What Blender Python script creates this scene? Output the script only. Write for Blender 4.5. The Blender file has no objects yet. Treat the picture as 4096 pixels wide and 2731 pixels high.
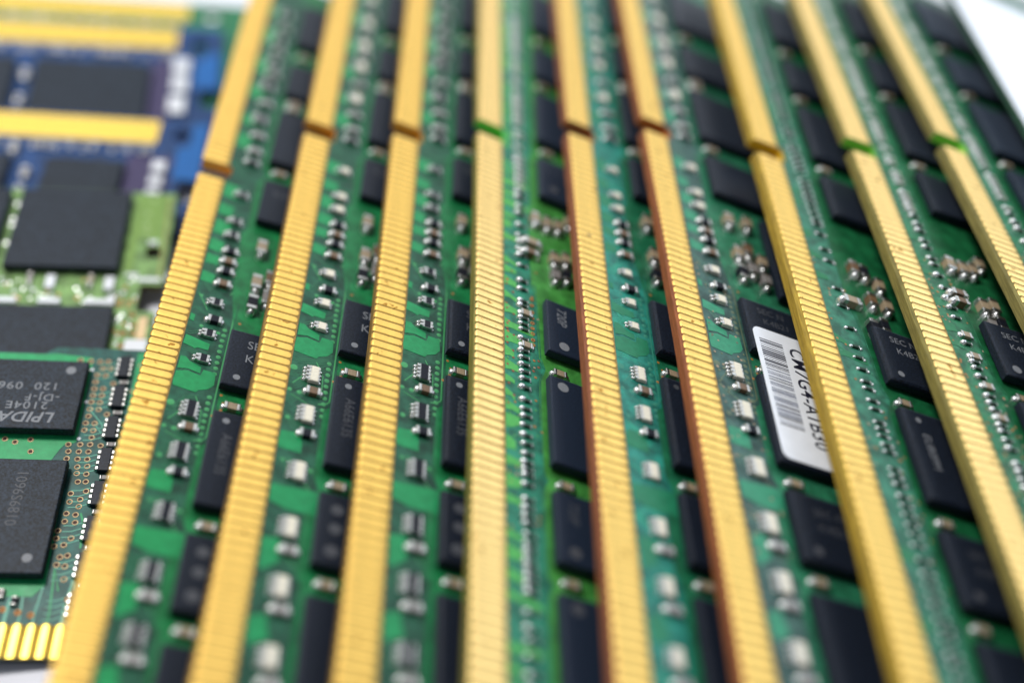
import bpy, bmesh, math, random
from mathutils import Matrix, Vector
from mathutils.geometry import tessellate_polygon

# One Blender unit is 1 cm; all part dimensions below are written in millimetres and scaled by K.
K = 0.1
rad = math.radians
scene = bpy.context.scene
scene.unit_settings.scale_length = 0.01
COL = scene.collection

# ------------------------------------------------------------------ camera
F_PX, PITCH, ROLL, HEIGHT = 4902.19, rad(41.98666), rad(-1.46853), 75.812
cam = bpy.data.cameras.new('camera')
cam_o = bpy.data.objects.new('camera', cam)
COL.objects.link(cam_o)
c_, s_ = math.cos(PITCH), math.sin(PITCH)
r_, f_, u_ = Vector((1, 0, 0)), Vector((0, c_, -s_)), Vector((0, s_, c_))
r2 = r_ * math.cos(ROLL) + u_ * math.sin(ROLL)
u2 = u_ * math.cos(ROLL) - r_ * math.sin(ROLL)
m = Matrix((r2, u2, -f_)).transposed().to_4x4()
m.translation = Vector((0, 0, HEIGHT * K))
cam_o.matrix_world = m
cam.sensor_width = 36
cam.lens = F_PX / 4096 * 36
cam.clip_start, cam.clip_end = 0.1, 500
cam.dof.use_dof = True
cam.dof.focus_distance = 11.55
cam.dof.aperture_fstop = 0.082
scene.camera = cam_o

# ------------------------------------------------------------------ light
world = bpy.data.worlds.new('World')
scene.world = world
world.use_nodes = True
bg = world.node_tree.nodes['Background']
bg.inputs['Color'].default_value = (0.80, 0.88, 1.0, 1)
bg.inputs['Strength'].default_value = 0.26
def area(name, loc, target, sx, sy, radiance, color):
    l = bpy.data.lights.new(name, 'AREA')
    l.shape = 'RECTANGLE'; l.size = sx; l.size_y = sy
    l.energy = radiance * math.pi * sx * sy
    l.color = color
    o = bpy.data.objects.new(name, l); COL.objects.link(o)
    o.location = loc
    o.rotation_euler = (Vector(target) - Vector(loc)).to_track_quat('-Z', 'Y').to_euler()
    return o
area('window_light', (14, 48, 21), (14, 9, 12), 84, 44, 1.06, (0.88, 0.94, 1.0))
area('ceiling_light', (-12, 19, 42), (0, 10, 0), 11, 11, 45.0, (1.0, 0.98, 0.95))
area('side_window_light', (50, 26, 28), (3, 9, 0), 44, 36, 2.4, (0.74, 0.86, 1.0))
scene.view_settings.view_transform = 'Standard'
scene.view_settings.look = 'None'
scene.view_settings.exposure = 0.12
scene.view_settings.gamma = 1.0
scene.cycles.use_denoising = True
scene.cycles.max_bounces = 8
scene.cycles.sample_clamp_indirect = 6.0

# ------------------------------------------------------------------ materials
def lin(c):
    c = c / 255.0
    return c / 12.92 if c <= 0.04045 else ((c + 0.055) / 1.055) ** 2.4
def rgb(r, g, b): return (lin(r), lin(g), lin(b), 1.0)
MATS = {}
def mat(name, col, rough=0.5, metal=0.0, spec=0.5, noise=0.0, nscale=20.0, col2=None, bump=0.0, bscale=60.0, coat=0.0, rnoise=0.0, aniso_stretch=None, speck=None, sheen=0.0):
    if name in MATS: return MATS[name]
    M = bpy.data.materials.new(name); M.use_nodes = True
    nt = M.node_tree; b = nt.nodes['Principled BSDF']
    b.inputs['Base Color'].default_value = col
    b.inputs['Roughness'].default_value = rough
    b.inputs['Metallic'].default_value = metal
    b.inputs['Specular IOR Level'].default_value = spec
    b.inputs['Sheen Weight'].default_value = sheen; b.inputs['Sheen Roughness'].default_value = 0.32; b.inputs['Sheen Tint'].default_value = (0.72, 0.84, 1.0, 1)
    b.inputs['Coat Weight'].default_value = coat
    b.inputs['Coat Roughness'].default_value = 0.25
    tc = nt.nodes.new('ShaderNodeTexCoord')
    vec = tc.outputs['Object']
    if aniso_stretch:
        mp = nt.nodes.new('ShaderNodeMapping'); mp.inputs['Scale'].default_value = aniso_stretch
        nt.links.new(vec, mp.inputs['Vector']); vec = mp.outputs['Vector']
    if noise > 0 or col2:
        n = nt.nodes.new('ShaderNodeTexNoise'); n.inputs['Scale'].default_value = nscale
        n.inputs['Detail'].default_value = 5; n.inputs['Roughness'].default_value = 0.6
        nt.links.new(vec, n.inputs['Vector'])
        rp = nt.nodes.new('ShaderNodeValToRGB')
        rp.color_ramp.elements[0].position = 0.38; rp.color_ramp.elements[1].position = 0.66
        c2 = col2 or tuple(min(1, x * (1 + noise)) for x in col[:3]) + (1,)
        c1 = col if col2 else tuple(x * (1 - noise) for x in col[:3]) + (1,)
        rp.color_ramp.elements[0].color = c1; rp.color_ramp.elements[1].color = c2
        nt.links.new(n.outputs['Fac'], rp.inputs['Fac']); nt.links.new(rp.outputs['Color'], b.inputs['Base Color'])
    if speck:
        tg = nt.nodes.new('ShaderNodeNewGeometry')
        ns = nt.nodes.new('ShaderNodeTexNoise'); ns.inputs['Scale'].default_value = 11; ns.inputs['Detail'].default_value = 6
        nt.links.new(tg.outputs['Position'], ns.inputs['Vector'])
        rs = nt.nodes.new('ShaderNodeValToRGB'); rs.color_ramp.elements[0].position = 0.655; rs.color_ramp.elements[1].position = 0.70
        mx = nt.nodes.new('ShaderNodeMix'); mx.data_type = 'RGBA'
        nt.links.new(ns.outputs['Fac'], rs.inputs['Fac']); nt.links.new(rs.outputs['Color'], mx.inputs[0])
        nt.links.new(b.inputs['Base Color'].links[0].from_socket, mx.inputs[6]); mx.inputs[7].default_value = speck
        nt.links.new(mx.outputs[2], b.inputs['Base Color'])
    if rnoise > 0:
        n3 = nt.nodes.new('ShaderNodeTexNoise'); n3.inputs['Scale'].default_value = nscale * 0.6
        n3.inputs['Detail'].default_value = 4
        nt.links.new(tc.outputs['Object'], n3.inputs['Vector'])
        mr = nt.nodes.new('ShaderNodeMapRange')
        mr.inputs['To Min'].default_value = max(0.02, rough - rnoise); mr.inputs['To Max'].default_value = rough + rnoise
        nt.links.new(n3.outputs['Fac'], mr.inputs['Value']); nt.links.new(mr.outputs['Result'], b.inputs['Roughness'])
    if bump > 0:
        n2 = nt.nodes.new('ShaderNodeTexNoise'); n2.inputs['Scale'].default_value = bscale
        n2.inputs['Detail'].default_value = 3
        nt.links.new(vec, n2.inputs['Vector'])
        bp = nt.nodes.new('ShaderNodeBump'); bp.inputs['Strength'].default_value = bump; bp.inputs['Distance'].default_value = 0.004
        nt.links.new(n2.outputs['Fac'], bp.inputs['Height']); nt.links.new(bp.outputs['Normal'], b.inputs['Normal'])
    MATS[name] = M
    return M

GOLD = mat('gold_plating', (0.92, 0.625, 0.185, 1), 0.53, 1.0, noise=0.07, nscale=9, rnoise=0.08, bump=0.12, bscale=45, speck=(0.45, 0.22, 0.04, 1))
GOLD_PALE = mat('gold_plating_pale', (0.95, 0.67, 0.26, 1), 0.48, 1.0, noise=0.06, nscale=9, rnoise=0.08, bump=0.12, bscale=45, speck=(0.45, 0.22, 0.04, 1))
GOLD_DEEP = mat('gold_plating_deep', (0.92, 0.605, 0.155, 1), 0.53, 1.0, noise=0.07, nscale=9, rnoise=0.08, bump=0.12, bscale=45, speck=(0.45, 0.22, 0.04, 1))
GOLD_BRIGHT = mat('gold_plating_bright', (0.98, 0.70, 0.13, 1), 0.44, 1.0, noise=0.04, nscale=12)
CHIP = mat('chip_epoxy', (0.0075, 0.0115, 0.022, 1), 0.46, 0, 0.22, sheen=0.38, noise=0.85, nscale=60, bump=0.14, bscale=120, rnoise=0.07)
CHIP_BLUE = mat('chip_epoxy_blue', (0.012, 0.020, 0.038, 1), 0.45, 0, 0.25, sheen=0.38, noise=0.35, nscale=60, bump=0.06, bscale=120)
CHIP_GREY = mat('chip_epoxy_grey', (0.014, 0.022, 0.035, 1), 0.52, 0, 0.22, noise=0.85, nscale=45, bump=0.16, bscale=100)
PRINT = mat('chip_print', (0.21, 0.22, 0.24, 1), 0.6, noise=0.25, nscale=90)
PRINT_FAINT = mat('chip_print_faint', (0.062, 0.066, 0.078, 1), 0.6, noise=0.3, nscale=90)
SOLDER = mat('solder', (0.84, 0.84, 0.83, 1), 0.36, 1.0, noise=0.10, nscale=40, bump=0.3, bscale=30)
SILVER = mat('tinned_terminal', (0.56, 0.55, 0.52, 1), 0.36, 1.0, noise=0.2, nscale=60, bump=0.3, bscale=60)
CERAMIC = mat('white_ceramic', (0.66, 0.62, 0.54, 1), 0.45, noise=0.08, nscale=40)
CREAM = mat('cream_overglaze', (0.74, 0.68, 0.54, 1), 0.45, noise=0.08, nscale=50)
BLACKTOP = mat('black_overglaze', (0.010, 0.011, 0.017, 1), 0.5, 0, 0.18, noise=0.2, nscale=60)
DARKRES = mat('dark_resistor', (0.034, 0.062, 0.044, 1), 0.5, 0, 0.2, noise=0.3, nscale=50)
TAN = mat('tan_ceramic', (0.33, 0.25, 0.16, 1), 0.45, noise=0.15, nscale=40)
BROWN = mat('brown_ceramic', (0.15, 0.085, 0.042, 1), 0.45, noise=0.2, nscale=40)
GREYCER = mat('grey_ceramic', (0.22, 0.20, 0.19, 1), 0.45, noise=0.15, nscale=40)
WHITE = mat('white_enamel', (0.80, 0.82, 0.86, 1), 0.4, noise=0.03, nscale=20)
LABEL = mat('sticker_paper', (0.85, 0.88, 0.94, 1), 0.35, noise=0.03, nscale=8, bump=0.05, bscale=20)
INK_FADED = mat('sticker_ink_faded', (0.16, 0.18, 0.25, 1), 0.5, noise=0.3, nscale=20)
INK = mat('sticker_ink', (0.012, 0.014, 0.035, 1), 0.5)
HOLE = mat('drill_hole', (0.05, 0.010, 0.005, 1), 0.7)
COPPER = mat('bare_copper', (0.42, 0.20, 0.07, 1), 0.42, 0.7, noise=0.15, nscale=60)
VIA = mat('via_ring', (0.55, 0.40, 0.22, 1), 0.40, 0.4, noise=0.15, nscale=60)
ORANGE = mat('masked_copper_dot', (0.36, 0.15, 0.03, 1), 0.5, noise=0.2, nscale=60)
RUST = mat('rusty_dot', (0.22, 0.075, 0.03, 1), 0.6, noise=0.3, nscale=60)
TABLE = mat('table_white', (0.78, 0.78, 0.84, 1), 0.55, noise=0.02, nscale=2, bump=0.05, bscale=10)

def pcb(name, dark, light, tent, edge, notch=None, lam=None):
    return dict(
        dark=mat(name + '_mask', dark, 0.45, 0, 0.28, noise=0.45, nscale=7, bump=0.10, bscale=60, rnoise=0.08),
        light=mat(name + '_mask_on_copper', light, 0.42, 0, 0.28, noise=0.12, nscale=12, bump=0.08, bscale=50, rnoise=0.08),
        shaded_plane=mat(name + '_mask_on_shaded_plane', tuple(c * f for c, f in zip(light[:3], (0.75, 0.66, 0.62))) + (1,), 0.42, 0, 0.28, noise=0.34, nscale=6, bump=0.08, bscale=50, rnoise=0.08),  # pour colour darkened to paint the shadow round the chips
        tent=mat(name + '_tented_via', tent, 0.42, 0, 0.3),
        edge=mat(name + '_laminate_edge', edge, 0.7, 0, 0.3, noise=0.30, nscale=30, bump=0.4, bscale=80, aniso_stretch=(1, 0.15, 3)),
        notch=mat(name + '_notch_wall', notch or edge, 0.6, 0, 0.3, noise=0.15, nscale=30),  # given notch colours are brightened to paint light glowing through the laminate
        strip=mat(name + '_bare_laminate', lam or (0.27, 0.16, 0.038, 1), 0.6, 0, 0.3, noise=0.2, nscale=30))
DARK = (0.014, 0.080, 0.044, 1); LIGHT = (0.012, 0.245, 0.080, 1); TENT = (0.055, 0.29, 0.10, 1)
PCBS = {
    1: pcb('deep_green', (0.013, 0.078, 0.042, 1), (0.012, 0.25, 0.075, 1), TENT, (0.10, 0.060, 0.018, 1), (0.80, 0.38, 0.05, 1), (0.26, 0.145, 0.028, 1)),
    2: pcb('green', DARK, LIGHT, TENT, (0.20, 0.115, 0.028, 1), (0.85, 0.42, 0.05, 1)),
    3: pcb('green_b', DARK, LIGHT, TENT, (0.21, 0.125, 0.030, 1), (0.85, 0.42, 0.05, 1)),
    4: pcb('yellow_green', (0.016, 0.18, 0.105, 1), (0.070, 0.38, 0.075, 1), (0.07, 0.30, 0.09, 1), (0.17, 0.155, 0.030, 1), (0.20, 0.80, 0.10, 1), (0.30, 0.19, 0.05, 1)),
    5: pcb('teal', (0.016, 0.195, 0.145, 1), (0.014, 0.190, 0.090, 1), (0.035, 0.22, 0.15, 1), (0.23, 0.075, 0.030, 1), (0.42, 0.15, 0.05, 1), (0.30, 0.19, 0.05, 1)),
    6: pcb('grey_green', (0.040, 0.100, 0.085, 1), (0.030, 0.255, 0.135, 1), (0.11, 0.15, 0.09, 1), (0.24, 0.075, 0.024, 1), (0.55, 0.17, 0.03, 1), (0.30, 0.19, 0.05, 1)),
    7: pcb('sea_green', (0.030, 0.165, 0.098, 1), (0.012, 0.175, 0.065, 1), (0.05, 0.22, 0.12, 1), (0.33, 0.215, 0.022, 1), (0.75, 0.45, 0.02, 1), (0.30, 0.19, 0.05, 1)),
    8: pcb('bottle_green', (0.018, 0.145, 0.062, 1), (0.012, 0.165, 0.060, 1), (0.06, 0.22, 0.09, 1), (0.20, 0.165, 0.040, 1), (0.30, 0.72, 0.08, 1), (0.30, 0.19, 0.05, 1)),
    9: pcb('bottle_green_b', (0.020, 0.155, 0.070, 1), (0.012, 0.17, 0.065, 1), (0.06, 0.22, 0.09, 1), (0.19, 0.16, 0.045, 1), (0.30, 0.72, 0.08, 1), (0.30, 0.19, 0.05, 1)),
    10: pcb('plain_green', (0.016, 0.12, 0.065, 1), (0.012, 0.17, 0.08, 1), TENT, (0.03, 0.10, 0.06, 1)),
    'SG': pcb('jade', (0.008, 0.095, 0.078, 1), (0.012, 0.34, 0.110, 1), (0.10, 0.40, 0.28, 1), (0.010, 0.012, 0.010, 1)),
    'YG': pcb('lime', (0.190, 0.340, 0.105, 1), (0.200, 0.345, 0.070, 1), (0.40, 0.55, 0.25, 1), (0.12, 0.10, 0.02, 1)),
    'BL': pcb('blue', (0.008, 0.048, 0.165, 1), (0.004, 0.120, 0.40, 1), (0.10, 0.16, 0.36, 1), (0.02, 0.05, 0.15, 1)),
    'TG': pcb('leaf', (0.022, 0.17, 0.070, 1), (0.022, 0.20, 0.085, 1), TENT, (0.05, 0.10, 0.02, 1)),
}

# ------------------------------------------------------------------ mesh helpers (mm in, cm out)
class MB:
    def __init__(self): self.v, self.f, self.mi, self.sm = [], [], [], []
    def add(self, vs, fs, mi=0, smooth=False):
        n = len(self.v)
        self.v += [(x * K, y * K, z * K) for x, y, z in vs]
        self.f += [tuple(n + i for i in f) for f in fs]
        self.mi += [mi] * len(fs); self.sm += [smooth] * len(fs)
    def box(self, x0, x1, y0, y1, z0, z1, mi=0, c=0.0, top=None, bottom=True):
        # box with its upper edges chamfered by c
        if c <= 0:
            vs = [(x0, y0, z0), (x1, y0, z0), (x1, y1, z0), (x0, y1, z0), (x0, y0, z1), (x1, y0, z1), (x1, y1, z1), (x0, y1, z1)]
            self.add(vs, [(0, 1, 5, 4), (1, 2, 6, 5), (2, 3, 7, 6), (3, 0, 4, 7)] + ([(3, 2, 1, 0)] if bottom else []), mi)
            self.add(vs[4:], [(0, 1, 2, 3)], mi if top is None else top)
            return
        rings = [(0, z0), (0, z1 - c), (0.3 * c, z1 - 0.3 * c), (c, z1)]
        vs = []
        for i, z in rings:
            vs += [(x0 + i, y0 + i, z), (x1 - i, y0 + i, z), (x1 - i, y1 - i, z), (x0 + i, y1 - i, z)]
        fs = []
        for k in range(3):
            a = 4 * k
            for j in range(4):
                b = (j + 1) % 4
                fs.append((a + j, a + b, a + 4 + b, a + 4 + j))
        if bottom: fs.append((3, 2, 1, 0))
        self.add(vs, fs, mi)
        self.add(vs[12:], [(0, 1, 2, 3)], mi if top is None else top)
    def dome(self, cx, cy, rx, ry, z0, h, mi=0, seg=10, rings=4):
        vs, fs = [], []
        for k in range(rings):
            a = k / rings * math.pi / 2
            for j in range(seg):
                t = 2 * math.pi * j / seg
                vs.append((cx + rx * math.cos(a) * math.cos(t), cy + ry * math.cos(a) * math.sin(t), z0 + h * math.sin(a)))
        vs.append((cx, cy, z0 + h))
        for k in range(rings - 1):
            for j in range(seg):
                b = (j + 1) % seg
                fs.append((k * seg + j, k * seg + b, (k + 1) * seg + b, (k + 1) * seg + j))
        for j in range(seg):
            fs.append(((rings - 1) * seg + j, (rings - 1) * seg + (j + 1) % seg, rings * seg))
        self.add(vs, fs, mi, True)
    def disc(self, cx, cy, rx, ry, z, mi=0, seg=16):
        vs = [(cx + rx * math.cos(2 * math.pi * j / seg), cy + ry * math.sin(2 * math.pi * j / seg), z) for j in range(seg)]
        self.add(vs, [tuple(range(seg))], mi)
    def poly(self, pts, z0, z1, mi=0, side=None, holes=()):
        # upright prism of a plan outline, with holes through it
        loops = [list(pts)] + [list(h) for h in holes]
        flat = [p for l in loops for p in l]
        tris = tessellate_polygon([[Vector((x, y, 0)) for x, y in l] for l in loops])
        n = len(flat)
        vs = [(x, y, z1) for x, y in flat] + [(x, y, z0) for x, y in flat]
        fs = []
        for t in tris:
            a, b, c = (flat[i] for i in t)
            if (b[0] - a[0]) * (c[1] - a[1]) - (b[1] - a[1]) * (c[0] - a[0]) < 0: t = t[::-1]
            fs.append(tuple(t))
        self.add(vs, fs, mi)
        self.add(vs, [tuple(i + n for i in f[::-1]) for f in fs], mi if side is None else side)
        off = 0; sf = []
        for li, l in enumerate(loops):
            k = len(l)
            ar = sum(l[i][0] * l[(i + 1) % k][1] - l[(i + 1) % k][0] * l[i][1] for i in range(k))
            for i in range(k):
                a, b = off + i, off + (i + 1) % k
                q = (a, n + a, n + b, b)
                if (ar > 0) == (li == 0): sf.append(q)
                else: sf.append(q[::-1])
            off += k
        self.add(vs, sf, mi if side is None else side)
    def mesh(self, name, mats):
        me = bpy.data.meshes.new(name)
        me.from_pydata(self.v, [], self.f)
        for M in mats: me.materials.append(M)
        me.polygons.foreach_set('material_index', self.mi)
        me.polygons.foreach_set('use_smooth', self.sm)
        me.update()
        return me

def put(name, me, parent, loc=(0, 0, 0), rz=0.0, kind=None):
    o = bpy.data.objects.new(name, me); COL.objects.link(o)
    o.parent = parent
    o.location = (loc[0] * K, loc[1] * K, loc[2] * K)
    if rz: o.rotation_euler = (0, 0, rz)
    if kind: o['kind'] = kind
    return o
def thing(name, label, cat, group, loc, rot):
    o = bpy.data.objects.new(name, None); COL.objects.link(o)
    o.empty_display_size = 0.5
    o.location = (loc[0] * K, loc[1] * K, loc[2] * K); o.rotation_euler = rot
    o['label'] = label; o['category'] = cat; o['group'] = group
    return o
CACHE = {}
def cached(key, fn):
    if key not in CACHE: CACHE[key] = fn()
    return CACHE[key]
def text_mesh(body, size, M, sx=1.0, shear=0.0, bold=0.0, align='LEFT', spacing=1.0):
    def mk():
        cu = bpy.data.curves.new('marking', 'FONT')
        cu.body = body; cu.size = size * K; cu.align_x = align; cu.align_y = 'CENTER'; cu.shear = shear; cu.offset = bold * K
        cu.resolution_u = 3; cu.space_character = spacing
        o = bpy.data.objects.new('marking', cu); COL.objects.link(o)
        dg = bpy.context.evaluated_depsgraph_get()
        me = bpy.data.meshes.new_from_object(o.evaluated_get(dg))
        bpy.data.objects.remove(o); bpy.data.curves.remove(cu)
        me.materials.clear(); me.materials.append(M)
        for v in me.vertices: v.co.x *= sx
        return me
    return cached(('text', body, size, M.name, sx, shear, bold, align, spacing), mk)

# ------------------------------------------------------------------ shared small parts
def finger_mesh(gl, M, w=0.85):
    def mk():
        b = MB()
        sec = [(-1.0, 0.0), (-0.97, 0.034), (-0.82, 0.056), (0.0, 0.064), (0.82, 0.056), (0.97, 0.034), (1.0, 0.0)]
        st = [(-0.16, 0.66, 0.25, -0.17), (-0.02, 0.90, 0.8, 0.0), (0.12, 1.0, 1.0, 0.0), (gl - 0.40, 1.0, 1.0, 0.0), (gl - 0.18, 0.88, 0.95, 0.0), (gl - 0.05, 0.60, 0.8, 0.0), (gl, 0.25, 0.3, 0.0)]
        vs, fs = [], []
        for x, ww, hh, dz in st:
            for y, z in sec: vs.append((x, y * w / 2 * ww, 0.004 + z * hh + dz))
        n = len(sec)
        for k in range(len(st) - 1):
            for j in range(n - 1):
                fs.append((k * n + j, (k + 1) * n + j, (k + 1) * n + j + 1, k * n + j + 1))
        fs.append(tuple(range(n))); fs.append(tuple(range((len(st) - 1) * n, len(st) * n))[::-1])
        b.add(vs, fs, 0, True)
        return b.mesh('gold_finger', [M])
    return cached(('finger', gl, M.name, w), mk)
def chip_mesh(lx, ly, h, M, c=0.16):
    def mk():
        b = MB(); b.box(0, lx, -ly, 0, 0.32, h, 0, c)
        b.box(0.7, lx - 0.7, -ly + 0.7, -0.7, 0.0, 0.33, 0)
        return b.mesh('memory_chip', [M])
    return cached(('chip', lx, ly, h, M.name, c), mk)
def dot_mesh(r, M):
    def mk():
        b = MB(); b.disc(0, 0, r, r, 0, 0, 20); return b.mesh('pin_dot', [M])
    return cached(('dot', r, M.name), mk)
def pack_mesh(n, style):
    # n resistors side by side along local y, terminals on both x sides
    ln = 0.52 * n + 0.02
    def mk():
        b = MB(); w = 0.62
        b.box(-0.46, w, -ln / 2, ln / 2, 0.06, 0.46, 0, 0.04)
        for k in range(n):
            yc = (k - (n - 1) / 2) * 0.52
            b.box(-w - 0.12, -0.36 if style == 'black' and n == 4 else -0.24, yc - 0.17, yc + 0.17, 0.04, 0.50, 1, 0.05)
            b.box((0.46 if n == 4 else 0.40) if style == 'black' else 0.50, w + 0.05, yc - 0.20, yc + 0.20, 0.04, 0.50, 1, 0.05)
        if style == 'black':
            b.box(-0.34 if n == 4 else -0.22, 0.44 if n == 4 else 0.38, -ln / 2 + (0.0 if n == 4 else 0.05), ln / 2 - (0.0 if n == 4 else 0.05), 0.45, 0.515, 2, 0.02)
        else:
            b.box(-0.22, 0.52, -ln / 2 + 0.03, ln / 2 - 0.03, 0.45, 0.525, 2, 0.04)
        return b.mesh('resistor_pack', [CERAMIC if style != 'black' else SILVER, SILVER, BLACKTOP if style == 'black' else CREAM])
    return cached(('pack', n, style), mk)
def joint_mesh(rx=0.26, ry=0.19, h=0.26):
    def mk():
        b = MB(); b.dome(0, 0, rx, ry, 0.0, h); return b.mesh('solder_joint', [SOLDER])
    return cached(('joint', rx, ry, h), mk)
def cap_mesh(l, w, h, M):
    # length along local x
    def mk():
        b = MB(); b.box(-l / 2 + 0.22 * l, l / 2 - 0.22 * l, -w / 2, w / 2, 0.03, h, 0, 0.06)
        return b.mesh('capacitor', [M])
    return cached(('cap', l, w, h, M.name), mk)
def capend_mesh(l, w, h):
    def mk():
        b = MB(); b.box(-0.12 * l, 0.12 * l, -w / 2 - 0.02, w / 2 + 0.02, 0.02, h + 0.02, 0, 0.09)
        return b.mesh('end_cap', [SILVER])
    return cached(('capend', l, w, h), mk)

def capacitor(parent, x, y, z, l, w, h, M, rz=0.0, joints=True, name='capacitor', blob=False):
    o = put(name, cap_mesh(l, w, h, M), parent, (x, y, z), rz)
    for s in (-1, 1):
        put('end_cap', capend_mesh(l, w, h), o, (s * 0.39 * l, 0, 0))
        if joints and blob: put('solder_joint', joint_mesh(0.40, 0.46, 0.80), o, (s * (0.5 * l + 0.10), 0, 0))
        elif joints: put('solder_joint', joint_mesh(0.16 + 0.10 * l, w * 0.46, h * 0.75), o, (s * (0.5 * l + 0.06), 0, 0))
    return o
def pack(parent, x, y, z, n, style, rz=0.0, sc=1.0):
    o = put('resistor_pack', pack_mesh(n, style), parent, (x, y, z), rz)
    o.scale = (sc, sc, sc)
    for k in range(n):
        yc = (k - (n - 1) / 2) * 0.52
        put('solder_joint', joint_mesh(0.27, 0.16, 0.30), o, (-0.84, yc, 0))
        put('solder_joint', joint_mesh(0.22, 0.17, 0.16), o, (0.74, yc, 0))
    return o
def patch(name, parent, pts, M, z=0.012, h=0.018, flip=True):
    b = MB(); b.poly([(v, -u) for u, v in pts] if flip else pts, z - 0.008, z + h, 0)
    return put(name, b.mesh(name, [M]), parent)
def disc_part(name, parent, x, y, z, r, M):
    def mk():
        b = MB(); b.dome(0, 0, r, r, 0, 0.025, 0, 12, 2); return b.mesh(name, [M])
    return put(name, cached((name, r, M.name), mk), parent, (x, y, z))
def via_mesh(ring, ro=0.36, ri=0.22):
    def mk():
        b = MB(); seg = 14; vs, fs = [], []
        for r, z in ((ro, 0.0), (ro * 0.93, 0.045), (ri * 1.1, 0.045), (ri, -0.01)):
            for j in range(seg):
                t = 2 * math.pi * j / seg; vs.append((r * math.cos(t), r * math.sin(t), z))
        for k in range(3):
            for j in range(seg):
                q = (j + 1) % seg
                fs.append((k * seg + j, k * seg + q, (k + 1) * seg + q, (k + 1) * seg + j))
        b.add(vs, fs, 0, True)
        b.disc(0, 0, ri * 1.02, ri * 1.02, 0.004, 1, seg)
        return b.mesh('via', [ring, HOLE])
    return cached(('via', ring.name, ro, ri), mk)
def trace(parent, pts, w, M, z=0.008, h=0.014):
    # a raised copper track under the mask, following points (x, y)
    b = MB(); L, R = [], []
    for i, p in enumerate(pts):
        a = pts[max(0, i - 1)]; c = pts[min(len(pts) - 1, i + 1)]
        d = Vector((c[0] - a[0], c[1] - a[1])).normalized()
        L.append((p[0] - d.y * w / 2, p[1] + d.x * w / 2)); R.append((p[0] + d.y * w / 2, p[1] - d.x * w / 2))
    n = len(pts)
    vs = [(x, y, z + h) for x, y in L] + [(x, y, z + h) for x, y in R] + [(x, y, z - 0.006) for x, y in L] + [(x, y, z - 0.006) for x, y in R]
    fs = []
    for i in range(n - 1):
        fs += [(i, n + i, n + i + 1, i + 1), (i + 1, 2 * n + i + 1, 2 * n + i, i), (n + i, 3 * n + i, 3 * n + i + 1, n + i + 1)]
    b.add(vs, fs, 0)
    return put('trace', b.mesh('trace', [M]), parent)

# ------------------------------------------------------------------ long memory modules
U0, U1 = -80.0, 53.35
def board_mesh(P, gl, notch, edge_gold=True, ev=-0.3, eh=-1.15):
    # profile (v, h) swept along u, cut by the key notch
    b = MB()
    def seg(ua, ub, v0):
        if v0 is None:
            prof = [(0.0, 0.0), (gl + 0.10, 0.0), (26.5, 0.0), (26.5, -1.25), (ev * 0.55, -1.25), (ev, eh), (ev, -0.28)]
            mi = [5, 0, 2, 2, 2, 2, 2]
        else:
            prof = [(v0, 0.0), (v0 + 0.01, 0.0), (26.5, 0.0), (26.5, -1.25), (v0, -1.25)]
            mi = [0, 0, 2, 2, 4]
        n = len(prof)
        vs = [(v, -ua, h) for v, h in prof] + [(v, -ub, h) for v, h in prof]
        for i in range(n):
            j = (i + 1) % n
            b.add(vs, [(i, n + i, n + j, j)], mi[i])
        b.add(vs, [tuple(range(n))], 4); b.add(vs, [tuple(range(n, 2 * n))[::-1]], 4)
    if notch is None:
        seg(U0, U1, None)
    else:
        w = 1.3
        seg(U0, notch - w, None); seg(notch - w, notch + w, 3.3); seg(notch + w, U1, None)
    me = b.mesh('board', [P['dark'], P['light'], P['edge'], P['tent'], P['notch'], P['strip'] if edge_gold else P['dark']])
    bm = bmesh.new(); bm.from_mesh(me); bmesh.ops.recalc_face_normals(bm, faces=bm.faces); bm.to_mesh(me); bm.free()
    return me

CHIPS = [(-73.2, 'L'), (-57.3, 'S'), (-46.0, 'L'), (-31.4, 'S'), (-6.1, 'S'), (4.8, 'L'), (18.8, 'S'), (29.3, 'L'), (43.4, 'S')]
GROUP = 'memory modules overlapping like shingles'
EDGE = {1: (-0.08, -1.1), 2: (-0.30, -1.15), 3: (-0.20, -1.1), 4: (-0.25, -1.1), 5: (-0.36, -1.22), 6: (-0.36, -1.22), 7: (-0.50, -1.24), 8: (-0.42, -1.24), 9: (-0.42, -1.24)}
def base_module(i, label, x, yaw, tilt, y0, gl, notch, gold, chipM, v_chip=7.0):
    P = PCBS[i]
    root = thing('memory_module', label, 'memory module', GROUP, (x, y0, 0), (0, tilt, -yaw))
    put('board', board_mesh(P, gl, notch, True, *EDGE[i]), root)
    fm = finger_mesh(gl, gold)
    u = U0 + 2.0
    k0 = notch - 1.9
    while k0 > U0 + 1.5:
        put('gold_finger', fm, root, (0, -k0, 0)); k0 -= 1.0
    k0 = notch + 1.9
    while k0 < U1 - 1.5:
        put('gold_finger', fm, root, (0, -k0, 0)); k0 += 1.0
    chips = []
    for u, t in CHIPS:
        lu, lv = (7.5, 10.8) if t == 'S' else (10.9, 11.4)
        me = chip_mesh(lv, lu, 1.15, chipM, 0.34 if i in (3, 5, 6, 7) else 0.16)
        chips.append(put('memory_chip', me, root, (v_chip, -u, 0)))
        o = put('memory_chip', chip_mesh(lv, lu, 1.15, chipM), root, (v_chip + lv, -u, -1.25))
        o.rotation_euler = (0, math.pi, 0)
    return root, P, chips

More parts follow.
